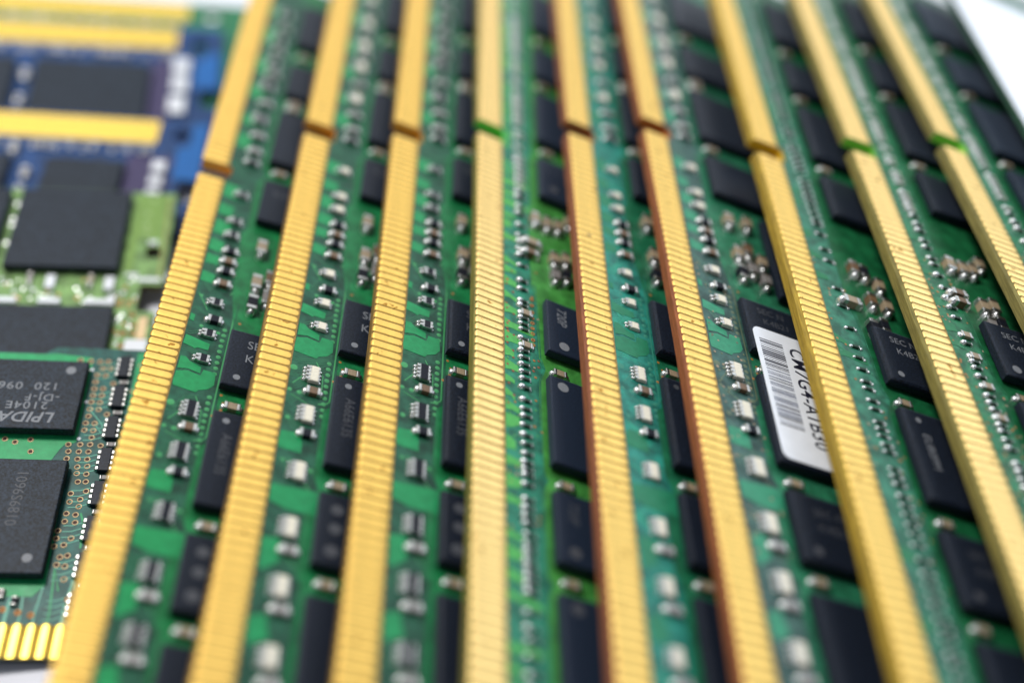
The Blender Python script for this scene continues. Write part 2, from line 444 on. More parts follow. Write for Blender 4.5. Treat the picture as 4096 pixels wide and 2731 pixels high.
def mark(chip, body, x, y, size, M=PRINT, rz=0.0, h=1.156, **kw):
    return put('marking', text_mesh(body, size, M, **kw), chip, (x, y, h), rz)
def dot(chip, x, y, r, M=PRINT, h=1.157):
    return put('pin_dot', dot_mesh(r, M), chip, (x, y, h))

def small_res(root, u, v, M=BLACKTOP, l=1.15, w=0.62, h=0.34, joints=True):
    return capacitor(root, v, -u, 0.0, l, w, h, M, 0.0, joints, 'resistor' if M is BLACKTOP else 'capacitor')

PACKS = [(-70.4, 4), (-63.2, 4), (-57.0, 4), (-51.6, 4), (-44.0, 4), (-28.4, 2), (-23.5, 2), (-21.1, 2),
         (-10.1, 2), (-5.5, 2), (-2.0, 2), (4.7, 4), (9.8, 4), (16.6, 4), (22.7, 4), (28.6, 4), (35.0, 4), (41.0, 4)]
def layout_packs(i, root, P, style, vp=5.02, cluster=True):
    random.seed(40 + i)
    for u, n in PACKS:
        pack(root, vp, -u, 0.0, n, style, 0.0, {5: 0.84, 6: 0.96}.get(i, 0.93))
    for u, M in ((-18.4, BLACKTOP), (-16.7, BROWN), (-15.1, BLACKTOP), (-13.1, BROWN), (-7.6, BLACKTOP), (6.85, BROWN), (12.15, BLACKTOP),
                 (25.0, GREYCER), (30.7, GREYCER), (37.2, GREYCER), (-37.1, GREYCER), (-34.9, BLACKTOP), (-47.6, GREYCER), (-40.4, GREYCER), (-54.4, GREYCER), (-60.0, GREYCER), (-66.5, GREYCER)):
        small_res(root, u, vp + 0.25, M, 1.35, 0.85, 0.5)
    for u in (3.3, 17.3, 27.6, -34.0, -47.9, -21.6 - 27.4, -60.5, 42.0):
        capacitor(root, 8.6, -u, 0.0, 1.5, 0.8, 0.55, TAN)
    # tall capacitors standing between the two middle chips, lengthwise
    if cluster:
        for u, v, M in ((-19.9, 8.25, TAN), (-14.2, 8.45, TAN), (-11.0, 8.45, BLACKTOP), (-15.3, 9.75, BROWN), (-12.2, 9.8, GREYCER), (-20.4, 10.6, TAN), (-14.0, 11.3, TAN), (-11.0, 11.2, GREYCER)):
            capacitor(root, v, -u, 0.0, 2.0, 1.0, 0.95, M, math.pi / 2, blob=True)
    put('register_chip', chip_mesh(11.5, 13.0, 1.2, CHIP, 0.2), root, (12.3, 21.6, 0))
    # copper pours under the solder mask
    L = P['light']
    patch('copper_area', root, [(-4.97, 3.0), (-4.38, 5.38), (-3.50, 5.34), (-3.53, 4.31), (-3.3, 4.1), (-3.44, 3.87), (-3.68, 2.95)], L)
    patch('copper_area', root, [(-1.95, 3.03), (-1.98, 3.53), (-1.51, 3.96), (-1.06, 5.09), (-0.24, 5.11), (-0.49, 3.95), (-0.27, 3.0)], L)
    patch('copper_area', root, [(0.10, 2.98), (-0.25, 3.96), (0.02, 5.19), (-0.81, 5.37), (-0.76, 6.5), (0.84, 6.6), (1.49, 6.17), (1.91, 5.34), (2.26, 5.13), (1.99, 2.98), (1.23, 2.9)], L)
    patch('copper_area', root, [(12.2, 3.1), (12.1, 4.37), (12.7, 4.9), (13.24, 5.03), (14.34, 5.05), (14.2, 3.04), (13.3, 2.9)], L)
    patch('copper_area', root, [(18.4, 3.0), (18.2, 5.9), (18.2, 7.2), (20.8, 7.2), (20.7, 4.5), (20.2, 3.03)], L)
    patch('copper_area', root, [(24.0, 3.0), (23.8, 4.4), (26.2, 4.6), (27.3, 3.2)], L)
    patch('copper_area', root, [(31.6, 3.0), (31.2, 4.3), (33.4, 4.8), (34.1, 3.2)], L)
    for k, (a, c) in enumerate([(-20.1, -18.1), (-17.6, -15.96), (-14.7, -13.05), (-23.4, -21.0), (-26.4, -24.4), (-30.2, -27.6), (-40.5, -37.6), (-44.6, -42.4), (-51.6, -48.6), (-58.5, -54.5), (-66, -62), (-72, -69.5)]):
        j = random.uniform(-.25, .25)
        patch('copper_area', root, [(a, 3.02), (a + 0.3, 4.5 + j), (c, 4.4 + j), (c - 0.1, 2.98)], L)
    patch('copper_area', root, [(-8.05, 2.95), (-7.9, 3.39), (-6.97, 3.38), (-7.12, 2.95)], L)
    for u, v, r in ((4.12, 3.2, 0.36), (7.05, 3.15, 0.22), (7.12, 4.05, 0.24), (10.5, 3.4, 0.25), (15.5, 3.6, 0.2), (-10.9, 3.5, 0.2), (-6.6, 4.2, 0.2), (-6.2, 5.9, 0.2), (16.0, 6.1, 0.25)):
        disc_part('tented_via', root, v, -u, 0.006, r, P['tent'])
    # the plane on which the chips sit, its near border wandering round the chips
    pts = [(-80 + 0.4, 6.9), (-47.2, 6.9), (-46.2, 6.5), (-34.8, 6.5), (-33.6, 7.2), (-31.8, 6.3), (-23.0, 6.3), (-22.2, 5.9), (-13.0, 6.3), (-8.5, 7.0), (-6.9, 7.25), (8.0, 7.1), (8.6, 6.5), (16.4, 6.4), (17.6, 6.9), (18.2, 7.0),
           (18.4, 6.1), (26.6, 6.0), (28.0, 6.6), (40.6, 6.3), (42.0, 7.0), (53.0, 7.0), (53.0, 26.2), (-79.6, 26.2)]
    patch('copper_area', root, pts, P['shaded_plane'], 0.010, 0.016)
    trace(root, [(7.22, 11.0), (7.22, 7.3), (7.18, -7.0)], 0.07, P['dark'], 0.03)
    trace(root, [(7.02, 11.0 - 0.0), (7.02, 7.1), (6.95, 2.3), (6.94, -2.2), (6.92, -7.4), (6.5, -7.9), (5.9, -8.0)], 0.15, P['tent'])
    trace(root, [(5.2, -2.7), (6.0, -4.4), (6.1, -7.2)], 0.10, P['tent'])
    trace(root, [(3.3, -6.2), (4.6, -4.3)], 0.10, P['tent'])
    trace(root, [(3.3, -7.6), (4.9, -8.3)], 0.08, P['tent'])
    trace(root, [(4.0, -15.2), (5.4, -17.2), (6.6, -18.6)], 0.12, P['tent'])
    trace(root, [(4.2, -24.2), (5.9, -26.3)], 0.10, P['tent'])
    trace(root, [(3.2, 11.2), (4.4, 9.0)], 0.10, P['tent'])
    trace(root, [(6.6, 20.5), (6.6, 13.0), (6.2, 12.0)], 0.12, P['tent'])
    fine = mat(next(iter([P['dark'].name])) + '_track', tuple(min(1, c * f) for c, f in zip(P['dark'].node_tree.nodes['Principled BSDF'].inputs['Base Color'].default_value[:3], (1.8, 1.75, 1.5))) + (1,), 0.42, 0, 0.3)
    for k in range(46):
        u = random.uniform(-74, 40); d = random.choice((-1, 1)); n = random.choice((2, 3, 4)); w = random.uniform(0.7, 2.2); v1 = random.uniform(4.2, 6.3)
        for q in range(n):
            uu = u + q * 0.26
            trace(root, [(2.95, -uu), (3.3 + 0.1 * q, -uu), (v1, -(uu + d * w)), (min(6.6, v1 + random.uniform(.1, .8)), -(uu + d * w * 1.1))], 0.09, fine, 0.002, 0.008)
    for k in range(22):
        u = -6.8 + 0.77 * k
        if 0.0 < u < 2.0: continue
        disc_part('tented_via', root, 6.42 + random.uniform(-.03, .03), -u, 0.006, 0.24, P['tent'])
    for u, v in ((1.85, 7.42), (2.8, 7.75), (3.75, 7.66), (4.65, 7.05), (-6.4, 7.4), (-8.2, 7.7)):
        disc_part('bare_pad', root, v, -u, 0.02, 0.17, ORANGE)

ROWB = [-21.42, -20.22, -18.03, -16.21, -15.12, -14.04, -12.85, -11.23, -8.82, -7.5, -5.67, -4.9, -3.95, -3.11, -2.16, -1.44, -0.02, 0.87, 1.71, 2.62, 3.62, 4.49, 5.42, 6.61, 8.21, 9.35, 10.27, 11.42, 12.7, 13.61,
        14.86, 15.85, 16.6, 17.35, 18.42, 19.97, 20.9, 21.7, 22.56, 23.67, 24.64, 25.47, 26.41, 27.21, 28.0, 28.75, 29.5, 31.34, 32.86, 33.91, 35.23, 36.87, 38.0, 39.2]
def bead_mesh(M):
    b = MB(); b.box(-0.42, 0.22, -0.16, 0.16, 0.03, 0.27, 0, 0.05); b.box(0.21, 0.34, -0.17, 0.17, 0.02, 0.28, 1, 0.05)
    return b.mesh('resistor', [M if M is not BLACKTOP else DARKRES, SILVER])
def layout_row(i, root, P, vj, tans, dull=False, clusters=()):
    random.seed(70 + i)
    row = list(ROWB)
    if i == 8: row = [-21.4, -20.4, -18.6, -17.5, -15.7, -14.8, -12.9, -11.1, -9.4, -8.0, -6.5, -4.1, -2.9, -1.1, -0.3, 0.5, 1.6, 2.8, 4.1, 5.0, 5.9, 6.8, 7.7, 8.5, 9.5, 10.5, 12.3, 13.2, 14.0, 15.1, 16.4, 17.2, 18.5, 19.3, 20.4, 21.6, 22.5, 23.5, 24.6, 25.8, 27, 28]
    if i == 7: row = [-22.3, -20.5, -17.9, -15.9, -11.6, -8.9, -5.7, -3.0, -1.5, 0.05, 1.7, 2.7, 4.2, 5.2, 6.8, 7.7, 8.6, 9.5, 10.4, 12.3, 13.1, 14.0, 15.3, 16.35, 17.3, 18.3, 19.4, 20.4, 21.9, 23.2, 24.2, 25.2, 26.2, 27.4, 28.4, 29.3, 30.5, 31.4, 32.6, 33.8, 35.2, 36.4, 37.5]
    u = -23.0
    while u > -76:
        row.append(u); u -= random.choice((0.95, 1.0, 1.1, 1.9))
    for u in row:
        M = BLACKTOP if (u > -24 or dull) else CERAMIC  # far bodies made pale to paint the shine of blurred solder
        if any(abs(u - t) < 0.3 for t in tans): M = TAN
        u += random.uniform(-.07, .07); dv = random.uniform(-.05, .05)
        if M is TAN:
            capacitor(root, vj + 0.75, -u, 0.0, 1.15, 0.74, 0.36, TAN, 0.0, True); continue
        body = put('resistor', cached(('bead', M.name), lambda: bead_mesh(M)), root, (vj + 0.66 + dv, -u, 0.0), random.uniform(-.06, .06))
        k = random.uniform(0.82, 1.12)
        if dull:
            o = put('solder_joint', joint_mesh(0.21, 0.20, 0.22), body, (-0.56, 0, 0)); o2 = put('solder_joint', joint_mesh(0.18, 0.18, 0.2), body, (0.56, 0, 0))
        else:
            o = put('solder_joint', joint_mesh(0.37, 0.31, 0.42), body, (-0.55, 0, 0)); o2 = put('solder_joint', joint_mesh(0.13, 0.13, 0.12), body, (0.38, random.uniform(-.06, .06), 0))
        o.scale = (k, k, k)
    for u, v, M, l, rz in clusters:
        capacitor(root, v, -u, 0.0, l, 0.5 * l, 0.85, M, rz, blob=True)
    for u in (3.3, 17.3, 27.6, -34.0, -49.0, -60.5):
        capacitor(root, 8.6, -u, 0.0, 1.4, 0.75, 0.5, TAN)

MODS = {  # x, yaw, tilt, y0, gold length, notch
    1: (-33.765, -0.00547, 0.38966, 82.80, 2.75, -31.9), 2: (-23.114, 0.00364, 0.41077, 87.06, 2.80, -35.1), 3: (-12.888, 0.00361, 0.42960, 87.02, 2.85, -34.5),
    4: (-3.254, 0.00593, 0.49253, 87.00, 2.80, -34.5), 5: (7.072, 0.00386, 0.45491, 86.22, 2.75, -34.6), 6: (15.894, -0.00032, 0.44922, 86.27, 2.70, -34.8),
    7: (27.529, 0.01361, 0.42862, 81.50, 2.80, -34.3), 8: (38.009, 0.01252, 0.39697, 81.40, 2.85, -34.3), 9: (48.563, 0.00271, 0.42916, 81.40, 2.80, -34.8)}
LABELS = {
    1: 'green memory module with black resistor packs, its gold contact edge lying over the crosswise boards',
    2: 'green memory module with cream-white resistor packs, between the two modules with black packs',
    3: 'green memory module with black resistor packs, next to the bright yellow-green module',
    4: 'bright yellow-green memory module with an olive edge and tight row of shiny solder beads',
    5: 'teal-green memory module with cream resistor packs and a red-brown edge, beside the yellow-green one',
    6: 'grey-green memory module with red-brown edge carrying the white barcode sticker on its chips',
    7: 'sea-green memory module with mustard-yellow edge covering part of the barcode sticker',
    8: 'olive-edged memory module with a bead row of solder, directly beside the mustard-edged module',
    9: 'olive-edged memory module lying directly beside the big blank white sticker'}
GOLDS = {1: GOLD_DEEP, 2: GOLD_DEEP, 3: GOLD_DEEP, 4: GOLD_PALE, 5: GOLD, 6: GOLD, 7: GOLD, 8: GOLD_PALE, 9: GOLD_PALE}
ROOT, CH = {}, {}
for i, (x, yaw, tilt, y0, gl, nt_) in MODS.items():
    cm = CHIP_BLUE if i in (4, 9) else CHIP
    root, P, chips = base_module(i, LABELS[i], x, yaw, tilt, y0, gl, nt_, GOLDS[i], cm)
    ROOT[i], CH[i] = root, chips
    if i in (1, 2, 3, 5, 6):
        layout_packs(i, root, P, 'black' if i in (1, 3) else 'cream')
rt2 = math.pi / 2
CL = [(-19.7, 6.45, TAN, 1.9, rt2), (-19.6, 7.9, TAN, 1.9, rt2), (-19.9, 9.25, TAN, 1.9, rt2), (-21.4, 10.6, TAN, 1.9, rt2),
      (-13.9, 8.55, TAN, 1.9, rt2), (-11.2, 8.6, GREYCER, 1.9, rt2), (-14.5, 9.95, TAN, 1.9, rt2), (-11.8, 9.95, BLACKTOP, 1.9, rt2)]
layout_row(4, ROOT[4], PCBS[4], 4.45, (-3.95, 0.87), False, CL + [(-15.2, 5.95, TAN, 1.8, 0), (-13.4, 5.75, BROWN, 1.5, 0)])
layout_row(7, ROOT[7], PCBS[7], 4.45, (), True, [(-15.6, 7.6, BROWN, 1.9, rt2), (-15.4, 8.8, BLACKTOP, 1.9, rt2), (-9.6, 5.9, TAN, 1.9, 0), (-10.9, 8.6, BROWN, 1.9, rt2), (-6.5, 7.7, BLACKTOP, 1.9, rt2), (-7.2, 9.05, BLACKTOP, 1.9, rt2), (-10.8, 10.4, TAN, 1.9, rt2), (-14.0, 10.3, TAN, 1.9, rt2)])
layout_row(8, ROOT[8], PCBS[8], 4.30, (-4.1, 2.8, 6.75, -1.1), False, [(c[0] + 4.6, c[1], c[2], c[3], c[4]) for c in CL] + [(-10.2, 5.9, BROWN, 1.6, 0), (-8.9, 5.8, BROWN, 1.5, 0)])
layout_row(9, ROOT[9], PCBS[9], 4.30, (-3.95, 0.87), False, CL)

# ---- copper and vias of the bead-row modules
def bead_copper(i, dens, seed):
    random.seed(seed)
    root, P = ROOT[i], PCBS[i]
    L = P['light']
    u = -77.0
    while u < 50:
        w = random.uniform(0.9, 1.9); s = random.uniform(0.1, 0.9)
        if random.random() < dens:
            e = random.choice((3.9, 4.3, 4.3, 6.0))
            patch('copper_area', root, [(u, 2.95), (u + s * 0.5, 3.6), (u + s, e), (u + s + w * 0.55, e), (u + w * 0.9, 3.5), (u + w, 2.95)], L)
        u += w + random.uniform(0.25, 0.9)
    pts = [(-79.6, 6.6), (-33, 6.6), (-32, 6.2), (-24, 6.2), (-21, 6.0), (-14, 5.9), (-9, 6.0), (-6.2, 6.45), (1.7, 6.55), (3.1, 7.1), (4.7, 6.55), (8, 6.4), (16, 6.5), (17, 7.0), (18.5, 6.4), (27, 6.4), (28, 7.0), (29.5, 6.5), (52.9, 6.4), (52.9, 26.2), (-79.6, 26.2)]
    patch('copper_area', root, pts, P['shaded_plane'], 0.010, 0.016)
    for k in (0.0, 0.22):
        trace(root, [(6.20 + k, 9.0), (6.30 + k, 6.0), (6.42 + k, 2.0), (6.5 + k, -1.7), (7.05 + k * 0.5, -3.1), (6.4 + k, -4.8), (6.3 + k, -8.0), (6.3 + k, -30)], 0.09, P['dark'], 0.030)
bead_copper(4, 0.85, 5); bead_copper(8, 0.5, 6); bead_copper(9, 0.5, 7); bead_copper(7, 0.25, 8)
for u, v in [(-4.60, 3.14), (-3.86, 3.20), (-3.29, 3.93), (-1.65, 3.22), (-0.90, 3.21), (-0.19, 3.89), (0.38, 3.20), (1.15, 3.19), (2.02, 3.79), (2.98, 3.81), (4.14, 3.20), (4.83, 3.75), (2.21, 6.50), (3.11, 6.47), (3.85, 5.91), (-7.6, 3.2), (-6.6, 3.9), (-8.4, 3.3), (-9.9, 3.8), (6.6, 3.3), (8.0, 3.8), (9.2, 3.2)]:
    disc_part('bare_pad', ROOT[4], v, -u, 0.026, 0.15, RUST)
for u in (-6.5, -5.6, -4.55, -3.73, -2.94, -2.18, -1.38, -0.48, 0.22):
    put('via', via_mesh(ORANGE, 0.24, 0.10), ROOT[4], (5.97, -u, 0.020))
random.seed(3)
for i, n in ((8, 110), (9, 70), (6, 90), (7, 40), (4, 40)):
    for k in range(n):
        v = random.choice((3.2, 3.3, 3.9, 5.95, 6.1, 6.6)) + random.uniform(-.12, .12)
        disc_part('bare_pad', ROOT[i], v, -random.uniform(-16, 26), 0.026, random.uniform(0.10, 0.17), ORANGE if i != 6 and random.random() < .6 else random.choice((TAN, PCBS[i]['tent'])))

# ---- chip markings
IDX = {'c-1': 2, 'c0': 3, 'c1': 4, 'c2': 5, 'c3': 6, 'c4': 7}
for i in (1, 2, 3):
    c = CH[i][IDX['c1']]
    mark(c, 'SEC 720', 1.75, -1.75, 1.5, PRINT if i != 3 else PRINT_FAINT, sx=0.9)
    mark(c, 'K4T51083QC', 1.75, -3.65, 1.5, PRINT if i != 3 else PRINT_FAINT, sx=0.9)
    dot(c, 1.35, -6.3, 0.34)
    c = CH[i][IDX['c2']]
    dot(c, 1.25, -1.1, 0.33)
    mark(c, 'A66E6135', 1.55, -2.6, 1.35, PRINT_FAINT, -rt2, sx=0.85)
    c = CH[i][IDX['c3']]
    for y in (-1.7, -3.7): dot(c, 1.6, y, 0.55, PRINT_FAINT)
    dot(c, 1.5, -6.0, 0.6, PRINT_FAINT)
    c = CH[i][IDX['c0']]
    mark(c, 'K4T', 1.2, -2.4, 1.3, PRINT_FAINT)
c = CH[4][IDX['c1']]
mark(c, '720P', 1.6, -0.9, 1.5, PRINT, -rt2, sx=0.85); dot(c, 1.75, -6.3, 0.56)
c = CH[4][IDX['c2']]; dot(c, 1.35, -1.15, 0.58)
c = CH[4][IDX['c3']]; dot(c, 1.6, -6.2, 0.6, PRINT_FAINT); mark(c, '720P', 1.6, -0.9, 1.4, PRINT_FAINT, -rt2, sx=0.85)
c = CH[4][IDX['c0']]; dot(c, 1.7, -5.6, 0.55, PRINT_FAINT)
c = CH[4][IDX['c4']]; dot(c, 1.5, -1.2, 0.58, PRINT_FAINT)
c = CH[5][IDX['c1']]; dot(c, 2.2, -6.4, 0.33, PRINT_FAINT)
c = CH[5][IDX['c2']]; dot(c, 1.2, -1.1, 0.3, PRINT_FAINT)
for i in (6, 7, 8, 9):
    c = CH[i][IDX['c1']]
    mark(c, 'SEC N', 1.5, -1.5, 1.15, PRINT_FAINT if i == 6 else PRINT); mark(c, 'K4B21', 1.9, -3.0, 1.15, PRINT_FAINT if i == 6 else PRINT)
    if i in (7, 8): dot(c, 1.5, -6.3, 0.36 if i == 7 else 0.5)
    c = CH[i][IDX['c2']]
    if i != 6:
        dot(c, 1.6, -1.3, 0.3); mark(c, 'EUB0PM', 1.9, -2.9, 1.25, PRINT_FAINT if i == 9 else PRINT, -rt2, sx=0.95)
    c = CH[i][IDX['c3']]
    mark(c, 'SEC N', 2.0, -2.0, 1.15, PRINT_FAINT); mark(c, 'K4B21', 2.2, -3.6, 1.15, PRINT_FAINT); dot(c, 1.6, -6.2, 0.45, PRINT_FAINT)

# ---- barcode sticker on module 6
def rounded(x0, x1, y0, y1, r, n=5):
    pts = []
    for cx, cy, a0 in ((x1 - r, y1 - r, 0), (x0 + r, y1 - r, 90), (x0 + r, y0 + r, 180), (x1 - r, y0 + r, 270)):
        for k in range(n + 1):
            a = rad(a0 + 90 * k / n); pts.append((cx + r * math.cos(a), cy + r * math.sin(a)))
    return pts
b = MB(); b.poly(rounded(7.35, 17.2, -15.3, 1.85, 0.8), 1.155, 1.225, 0)
st = put('barcode_sticker', b.mesh('barcode_sticker', [LABEL]), ROOT[6])
random.seed(12)
u = -0.25
while u < 11.2:
    w = random.choice((0.07, 0.07, 0.14, 0.14, 0.22))
    bb = MB(); bb.box(7.85, 10.45, -u - w, -u, 1.226, 1.2285, 0)
    put('bar', bb.mesh('bar', [INK if u < 3.2 else (INK_FADED if random.random() < .7 else INK)]), st)
    u += w + random.choice((0.08, 0.08, 0.15, 0.22))
put('lettering', text_mesh('CM7G4-A1B30', 2.35, INK, 0.86, 0.0, 0.03, spacing=1.06), st, (11.9, 0.35, 1.228), -rt2)

# ---- module 10: its plain edge up, covered by a big blank sticker
root = thing('memory_module', 'memory module in the corner covered by a big blank white sticker reaching its edge', 'memory module', GROUP, (58.75, 81.4, -0.15), (0, 0.42, -0.018))
put('board', board_mesh(PCBS[10], 2.8, None, False, -0.05, -1.2), root)
b = MB(); b.poly(rounded(-0.75, 24, -44, 74.3, 2.2), 0.004, 0.075, 0)
put('blank_sticker', b.mesh('blank_sticker', [LABEL]), root)
for u, t in CHIPS:
    lu, lv = (7.5, 10.8) if t == 'S' else (10.9, 11.4)
    o = put('memory_chip', chip_mesh(lv, lu, 1.15, CHIP), root, (7 + lv, -u, -1.25)); o.rotation_euler = (0, math.pi, 0)

random.seed(8)
b = MB(); b.poly([(1.20 + 0.34 * math.cos(a * 0.7) * random.uniform(0.7, 1.1), 14.55 + 0.17 * math.sin(a * 0.7) * random.uniform(0.7, 1.1)) for a in range(9)], 0.050, 0.078, 0)
put('dark_scuff', b.mesh('dark_scuff', [BROWN]), ROOT[5])

# ------------------------------------------------------------------ boards lying crosswise at the left
LGROUP = 'boards lying crosswise under the gold edge'
def cross_board(name, label, cat, o, psi, rho, tau):
    R = Matrix.Rotation(-rad(psi), 3, 'Z') @ Matrix.Rotation(rad(rho), 3, 'Y') @ Matrix.Rotation(rad(tau), 3, 'X')
    return thing(name, label, cat, LGROUP, o, R.to_euler())
def circle(cx, cy, rx, ry, n=20):
    return [(cx + rx * math.cos(2 * math.pi * k / n), cy + ry * math.sin(2 * math.pi * k / n)) for k in range(n)]
def flat_board(root, P, outline, holes=(), th=1.2):
    b = MB(); b.poly(outline, -th, 0.0, 0, 1, holes)
    return put('board', b.mesh('board', [P['dark'], P['edge']]), root)
def big_chip(root, a0, a1, b0, b1, M=CHIP_GREY, h=1.2):
    return put('memory_chip', chip_mesh(a1 - a0, b1 - b0, h, M, 0.1), root, (a0, -b0, 0))

# --- green board with the lettered chip (nearest)
P = PCBS['SG']
sg = cross_board('memory_module', 'green memory board with a chip lettered upside down and eight-pin resistor networks', 'memory module', (-37.687, 94.817, -9.5), -2.689, 7.481, 6.562)
flat_board(sg, P, [(3, 0), (-9.2, 0), (-10.3, -0.9), (-40, -0.9), (-40, -34.95), (3, -34.95)], (), 0.62)
L = P['light']
patch('copper_area', sg, [(-39.8, -1.05), (-10.3, -1.05), (-9.3, -0.9), (-5.5, -1.3), (-5.4, -2.2), (-5.25, -12.0), (-5.45, -12.2), (-6.2, -12.3), (-6.6, -12.9), (-7.3, -14.6), (-8.0, -14.8), (-39.8, -14.8)], L, flip=False)
patch('copper_area', sg, [(-39.8, -14.9), (-5.6, -14.9), (-5.1, -27.8), (-6.0, -29.0), (-39.8, -29.0)], L, flip=False)
patch('copper_area', sg, [(-1.1, -0.4), (-0.2, -0.4), (-0.2, -13.0), (-1.0, -13.0)], L, flip=False)
E1 = big_chip(sg, -15.6, -5.48, 2.85, 11.5, CHIP_GREY, 1.25)
E2 = big_chip(sg, -16.4, -5.3, 15.1, 27.4, CHIP_GREY, 1.25)
for body, a, bb, s, kw in (('LPIDA', -7.45, 10.05, 1.72, dict(shear=0.22, bold=0.03, sx=1.10, spacing=1.05)), ('2104E', -8.35, 8.62, 1.28, dict(sx=1.15, spacing=1.12)), ('-DJ-F', -7.45, 7.62, 1.22, dict(sx=1.15, spacing=1.12)), ('120  096', -7.75, 6.2, 1.30, dict(sx=1.15, spacing=1.10))):
    put('marking', text_mesh(body, s, PRINT, **kw), E1, (a + 15.6, -(bb - 2.85), 1.257), math.pi)
put('pin_dot', dot_mesh(0.48, PRINT), E1, (-7.0 + 15.6, -(4.09 - 2.85), 1.258))
put('marking', text_mesh('1096S6810', 1.45, PRINT_FAINT, sx=0.95), E2, (7.3, -1.3, 1.257), -rt2)
put('pin_dot', dot_mesh(0.45, PRINT), E2, (-6.86 + 16.4, -(25.84 - 15.1), 1.258))
def net_mesh():
    b = MB(); b.box(-0.50, 0.50, -1.34, 1.34, 0.05, 0.66, 0, 0.05)
    for k in range(4):
        y = (k - 1.5) * 0.62
        for s in (-1, 1):
            b.box(s * 0.62 - 0.16, s * 0.62 + 0.16, y - 0.20, y + 0.20, 0.03, 0.48, 1, 0.05)
    return b.mesh('resistor_network', [CHIP, SILVER])
NET = net_mesh()
for k in range(9):
    bb = 2.73 + 3.89 * k
    if bb > 30: break
    o = put('resistor_network', NET, sg, (-2.12, -bb, 0))
    for q in range(4):
        y = (q - 1.5) * 0.62
        put('solder_joint', joint_mesh(0.24, 0.22, 0.42), o, (-0.72, y, 0.02)); put('solder_joint', joint_mesh(0.20, 0.20, 0.42), o, (0.70, y, 0.02))
        trace(sg, [(-2.95, -bb + y), (-3.3, -bb + y - 0.1), (-3.9, -bb + y - 0.35), (-4.7, -bb + y - 0.38)], 0.10, P['tent'])
    capacitor(sg, -1.85, -(bb + 1.98), 0, 0.95, 0.5, 0.45, GREYCER, 0, False)
VIAS = [(-6.68, 1.69), (-5.65, 1.79), (-4.73, 1.80), (-3.91, 1.76), (-4.30, 2.68), (-3.54, 2.65), (-4.72, 3.55), (-3.89, 3.60), (-4.73, 4.44), (-4.70, 5.36), (-3.86, 5.32), (-2.98, 4.61), (-4.68, 6.22), (-3.84, 6.19), (-4.70, 7.07), (-3.86, 7.11), (-4.68, 7.98), (-3.85, 7.98), (-2.96, 8.57), (-4.67, 8.85), (-4.78, 9.72), (-3.93, 9.73), (-4.75, 10.59), (-3.91, 10.61), (-3.91, 11.47), (-0.62, 2.07), (-5.94, 12.39), (-4.84, 12.35), (-3.91, 12.32), (-2.91, 12.42), (-5.78, 13.23), (-4.82, 13.20), (-3.93, 13.17), (-5.79, 14.08), (-4.79, 14.08), (-3.88, 14.08), (-4.64, 15.01), (-3.74, 14.91), (-4.56, 15.76), (-3.67, 15.80), (-4.29, 16.71), (-3.57, 16.68), (-4.69, 18.07), (-4.63, 18.99), (-3.35, 17.76), (-3.72, 18.70), (-3.71, 19.5), (-4.68, 20.3), (-4.67, 21.15), (-3.84, 20.41), (-3.73, 21.25), (-11.92, 11.95), (-10.91, 12.3), (-9.53, 11.95), (-9.26, 13.36), (-5.08, 22.18), (-3.78, 22.95), (-5.07, 23.0), (-5.11, 23.85), (-4.29, 23.68), (-3.77, 24.79), (-4.39, 24.95), (-4.53, 25.75), (-3.79, 25.9), (-3.63, 27.22), (-0.9, 5.5), (-0.8, 9.3), (-13.1, 13.4), (-14.2, 12.4)]
for a, bb in VIAS:
    put('via', via_mesh(VIA, 0.31, 0.19), sg, (a, -bb, 0.0 if a > -5.25 else 0.028))
for a, bb in ((-5.33, 2.9), (-5.1, 11.65), (-5.2, 7.07)):
    disc_part('silkscreen_dot', sg, a, -bb, 0.03, 0.20, WHITE)
trace(sg, [(-4.7, -8.0), (-3.4, -9.6), (-2.9, -10.4)], 0.12, P['tent']); trace(sg, [(-3.9, -9.8), (-3.2, -10.8)], 0.10, P['tent'])
trace(sg, [(-3.4, -20.2), (-2.9, -21.6), (-2.8, -24)], 0.18, L)
patch('contact_strip', sg, [(2.5, -31.75), (-39.8, -31.75), (-39.8, -34.9), (2.5, -34.9)][::-1], PCBS[2]['strip'], 0.0, 0.012, False)
random.seed(9)
k = 0
a = -3.05
while a > -39:
    def gp():
        b = MB(); vs = []; seg = 7
        st = [(-34.9, 0.9), (-34.86, 0.97), (-34.6, 1.0), (-32.1, 1.0), (-31.82, 0.9), (-31.70, 0.6)]
        vs, fs = [], []
        for y, w in st:
            for x, z in ((-0.555, 0.0), (-0.53, 0.05), (-0.25, 0.085), (0, 0.095), (0.25, 0.085), (0.53, 0.05), (0.555, 0.0)): vs.append((x * w, y, z))
        for i in range(len(st) - 1):
            for j in range(6): fs.append((i * 7 + j, i * 7 + j + 1, (i + 1) * 7 + j + 1, (i + 1) * 7 + j))
        b.add(vs, fs, 0, True); return b.mesh('gold_finger', [GOLD_BRIGHT])
    put('gold_finger', cached('sgpad', gp), sg, (a, 0, 0))
    trace(sg, [(a, -31.7), (a, -30.4), (a + random.choice((-.35, .35)), -26.2), (a + random.choice((-.35, .35)), -28.4)], random.choice((0.16, 0.3)), random.choice((P['tent'], P['tent'], P['light'])))
    if random.random() < 0.75: put('via', via_mesh(COPPER, 0.32, 0.12), sg, (a + random.uniform(-.4, .4), -random.uniform(28.2, 31.2), 0.02))
    if random.random() < 0.8: capacitor(sg, a + 0.5, -random.uniform(28.6, 31.0), 0, 0.9, 0.5, 0.4, random.choice((GREYCER, BLACKTOP)), rt2, False)
    a -= 1.2

